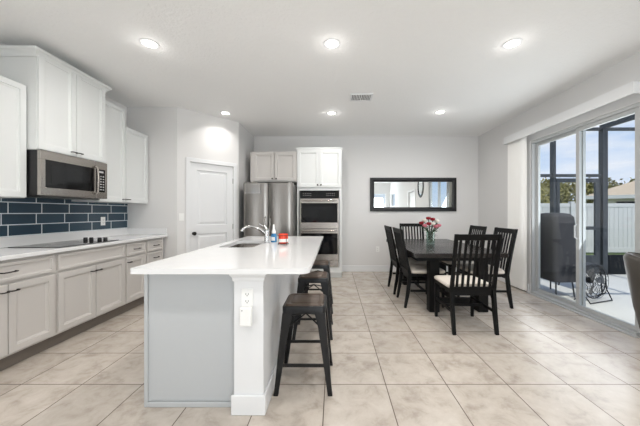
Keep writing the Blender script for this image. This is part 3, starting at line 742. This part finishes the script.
# armchair at the right edge
t = thing('tub_chair', 'grey brown leather tub chair cut off at the right edge', 'armchair', (2.79, 2.23, 0), R(44))
def arc(r, z, th, a0=-125, a1=125, n=28):
    out = []
    for i in range(n+1): a = R(90+a0+(a1-a0)*i/n); out.append((r*math.cos(a), r*math.sin(a), z))
    return out
def shell(rs_):
    m = MB(); rings_ = []
    for i in range(29):
        a = R(90-125+250*i/28); dz = -.16*(abs(i/14-1)**2.2)
        rings_.append([((r+o)*math.cos(a), (r+o)*math.sin(a), z+(dz if z > .5 else 0)) for r, o, z in rs_])
    return m.rings(rings_)
shell([(.195,0,.26),(.235,0,.45),(.272,0,.70),(.295,0,.88),(.30,-.02,.905),(.29,-.05,.905),(.28,-.06,.88),(.25,-.055,.70),(.22,-.05,.45),(.19,-.05,.27)]).build('backrest', 'brownleather', t, smooth='auto')
MB().lathe(((.15,.27),(.168,.29),(.168,.42),(.16,.455),(.12,.47),(0,.475)), n=28, cap1=False).build('seat', 'brownleather', t, smooth='auto')
MB().tube([(.272*math.cos(R(90-120+240*i/28)), .272*math.sin(R(90-120+240*i/28)), .909-.16*(abs(i/14-1)*.96)**2.2) for i in range(29)], .006, 8).build('piping', 'brownleather', t)
MB().lathe(((.10,.235),(.19,.24),(.19,.268)), n=24).build('seat_base', 'lightwood', t)
for a in (20, 110, 200, 290):
    c_, s_ = math.cos(R(a)), math.sin(R(a))
    MB().tube([(.15*c_,.15*s_,.236),(.19*c_,.19*s_,0.002)], [.018,.012], 10).build('leg', 'lightwood', t)

# ------------------------------------------------------------------ outside
struct(MB().box(RX+T+.001, 7.4, -4, 6.0, -.12, -.02).build('patio_slab', 'concrete'))
struct(MB().box(-60, 80, 6.01, 90, -.3, -.12).build('lawn', 'grass'))
t = thing('screen_enclosure', 'dark aluminium screen enclosure frame around the patio', 'enclosure', (0, 5.7, -.02))
for x, wd in ((3.30,.06), (4.57,.05), (5.62,.10), (6.9,.08)): MB().box(x-wd/2, x+wd/2, -.05, .05, .0005, 3.03).build('post', 'alum', t)
for x0, x1, z in ((3.335,4.54,2.03), (4.60,5.565,2.03), (4.60,5.565,3.0), (3.335,4.54,3.0), (5.675,6.855,3.0)): MB().box(x0, x1, -.025, .025, z, z+.06).build('rail', 'alum', t)
for x0, x1 in ((3.335,4.54), (5.675,6.855)): MB().box(x0, x1, -.015, .015, .001, .41).build('kick_panel', 'kick', t)
m = MB(); a, c = 4.63, 5.54
m.box(a, a+.07, -.02, .02, .02, 2.0); m.box(c-.10, c, -.02, .02, .02, 2.0); m.box(a+.07, c-.10, -.02, .02, .02, .40); m.box(a+.07, c-.10, -.02, .02, .93, 1.0); m.box(a+.07, c-.10, -.02, .02, 1.92, 2.0)
m.build('screen_door', 'alum', t)
for x in (4.57, 5.62, 6.9): MB().box(x-.03, x+.03, -6.5, .05, 3.035, 3.16).build('rafter', 'alum', t)
for y in (-1.5, -3.2): MB().box(3.30, 6.95, y-.025, y+.025, 3.165, 3.22).build('purlin', 'alum', t)
t = thing('privacy_fence', 'white vinyl privacy fence across the yard', 'fence', (0, 9.2, -.12))
for i in range(12):
    x0 = 3.2+i*2.4
    MB().box(x0-.06, x0+.06, -.06, .06, 0, 1.76).build('post', 'vinyl', t)
    m = MB()
    m.box(x0+.07, x0+2.33, -.03, .03, .05, .2); m.box(x0+.07, x0+2.33, -.03, .03, 1.58, 1.70)
    for j in range(15): m.box(x0+.072+j*.1505, x0+.215+j*.1505, -.015, .015, .2, 1.58)
    m.build('fence_panel', 'vinyl', t)
t = thing('neighbour_house', 'neighbouring house with low tan shingle roof behind the fence', 'house', (18.4, 20, -.12), R(-43))
MB().box(.5, 11.5, .5, 8.5, 0, 2.35).build('wall', 'stucco', t)
m = MB(); v = [m.b.verts.new(p) for p in ((0,0,2.6),(12,0,2.6),(12,9,2.6),(0,9,2.6),(6.6,4.5,5.3),(7.6,4.5,5.3))]
for q in ((0,1,5,4),(1,2,5),(2,3,4,5),(3,0,4),(3,2,1,0)): m.b.faces.new([v[i] for i in q])
m.build('roof', 'roof', t)
MB().box(0, 12, 0, .05, 2.351, 2.599).build('fascia', 'vinyl', t)
MB().box(0, .05, .051, 9, 2.351, 2.599).build('fascia', 'vinyl', t)
for x in (1.6, 4.6): MB().box(x, x+1.1, .46, .499, 1.75, 2.15).build('window', 'blackglass', t)

def tree_meshes():
    m = MB()
    for i in range(1700):
        a, b_ = random.uniform(0, 6.283), random.uniform(-1, 1); rr = random.uniform(.45, 1)**.5
        q = math.sqrt(1-b_*b_); lump = 1+.22*math.sin(3*a+2*b_)+.15*math.sin(7*a-5*b_)
        c = Vector((1.7*rr*q*math.cos(a)*lump, 1.7*rr*q*math.sin(a)*lump, 2.3+1.35*rr*b_*lump))
        d1 = Vector((random.gauss(0,1), random.gauss(0,1), random.gauss(0,1))).normalized()*.17
        d2 = d1.orthogonal().normalized()*.09
        v = [m.b.verts.new(x) for x in (c-d1, c+d2, c+d1, c-d2)]; m.b.faces.new(v)
    return m
tr = thing('tree', '', 'tree', (0,0,0))
tree_meshes().build('crown', 'leaf', tr)
MB().tube([(0,0,-.05),(.05,0,.9),(0,.05,1.9)], [.16,.12,.07], 10).build('trunk', 'bark', tr)
tl = ['olive green tree at the far left of the patio door view', 'olive green tree left of the middle stile of the patio door, nearer row', 'olive green tree half hidden by the tan roof, nearer row', 'tree top showing above the right part of the tan roof', 'farther olive tree between the two leftmost nearer trees', 'farther olive tree right behind the middle stile of the patio door']
for i, (x, y, sc, rz) in enumerate(((24.6, 35, 1.42, 0), (31.4, 35.5, 1.42, 1), (38.0, 35, 1.42, 2.2), (44.6, 35.5, 1.42, 4), (33.2, 43, 1.72, 5), (41.4, 43, 1.72, 3))):
    c_ = tr if i == 0 else copy_tree(tr)
    c_.location = (x, y, -.12); c_.scale = (sc*.95, sc*.95, sc*1.02); c_.rotation_euler = (0,0,rz); c_['label'] = tl[i]; c_['group'] = 'trees beyond the fence'

# covered chair, black patio chair and fan on the patio
t = thing('covered_patio_chair', 'tall patio seat under a dark grey fabric cover outside the glass', 'patio chair', (3.50, 4.36, -.02))
def cv(ex, ey, z, k=0): return [(x+.006*math.sin(9*(x+y)+k), y+.008*math.sin(14*x+k), z) for x, y in rrect(-.175-ex, .175+ex, -.25-ey, .25+ey, .07, 6)]
MB().rings([cv(.01,.015,.24,1), cv(.006,.01,.5,2), cv(0,.004,.8,.5), cv(-.004,0,1.1,1), cv(-.012,-.015,1.22,1.4), cv(-.04,-.06,1.27,2), cv(-.10,-.14,1.285,2)]).build('cloth_cover', 'cover', t, smooth='auto')
for sx_ in (-1, 1):
    for sy_ in (-1, 1): MB().tube([(sx_*.12,sy_*.2,.30),(sx_*.14,sy_*.23,0.002)], .011, 8).build('leg', 'alum', t)
t = thing('floor_fan', 'round black wire floor fan standing on the patio', 'fan', (3.80, 3.98, -.02), R(18))
def circ(r, y, z=.29, n=36): return [(r*math.cos(2*math.pi*i/n), y, z+r*math.sin(2*math.pi*i/n)) for i in range(n)]
m = MB()
for r in (.05, .10, .15, .20, .24): m.tube(circ(r, -.06 if r < .22 else -.04), .0025, 5, True); m.tube(circ(r, .06 if r < .22 else .04), .0025, 5, True)
m.tube(circ(.25, 0), .008, 8, True)
for i in range(16):
    a = 2*math.pi*i/16; c_, s_ = math.cos(a), math.sin(a)
    for y in (-1, 1): m.tube([(.04*c_, y*.06, .29+.04*s_), (.2*c_, y*.06, .29+.2*s_), (.25*c_, 0, .29+.25*s_)], .0025, 5)
m.build('cage', 'black', t)
m = MB()
for i in range(3):
    a = 2*math.pi*i/3; u = Vector((math.cos(a),0,math.sin(a))); p_ = Vector((-math.sin(a),.25,math.cos(a)))
    c0_ = Vector((0,0,.29)); pts = [c0_+u*.03-p_*.02, c0_+u*.20-p_*.06, c0_+u*.21+p_*.07, c0_+u*.03+p_*.03]
    m.rings([[p-Vector((0,.002,0)) for p in pts], [p+Vector((0,.002,0)) for p in pts]])
m.build('blade', 'steel_d', t)
b_ = MB().lathe(((.035,0),(.04,.02),(.04,.07),(.03,.09)), n=16).build('motor', 'black', t); b_.location = (0,.03,.29); b_.rotation_euler = (R(-90),0,0)
MB().tube([(-.25,0,.29),(-.27,0,.15),(-.24,-.08,.012),(.24,-.08,.012),(.27,0,.15),(.25,0,.29)], .009, 8).build('stand', 'black', t)
MB().tube([(-.24,.12,.012),(-.265,0,.10)], .009, 8).build('stand_foot', 'black', t); MB().tube([(.24,.12,.012),(.265,0,.10)], .009, 8).build('stand_foot', 'black', t)
t = thing('patio_chair', 'black mesh back patio chair behind the floor fan', 'patio chair', (4.17, 4.62, -.02), R(180))
MB().prism([(-.19,.44),(-.22,.7),(-.26,1.02),(-.24,1.04),(-.20,.7),(-.17,.45)], 'x', -.17, .17).build('backrest', 'black', t, bevel=.005)
MB().box(-.18, .18, -.17, .22, .41, .438).build('seat', 'black', t, bevel=.008)
for sx_ in (-1, 1):
    MB().tube([(sx_*.17,.20,.002),(sx_*.165,.17,.409)], .011, 8).build('leg', 'black', t)
    MB().tube([(sx_*.17,-.24,.002),(sx_*.165,-.15,.409)], .011, 8).build('leg', 'black', t)
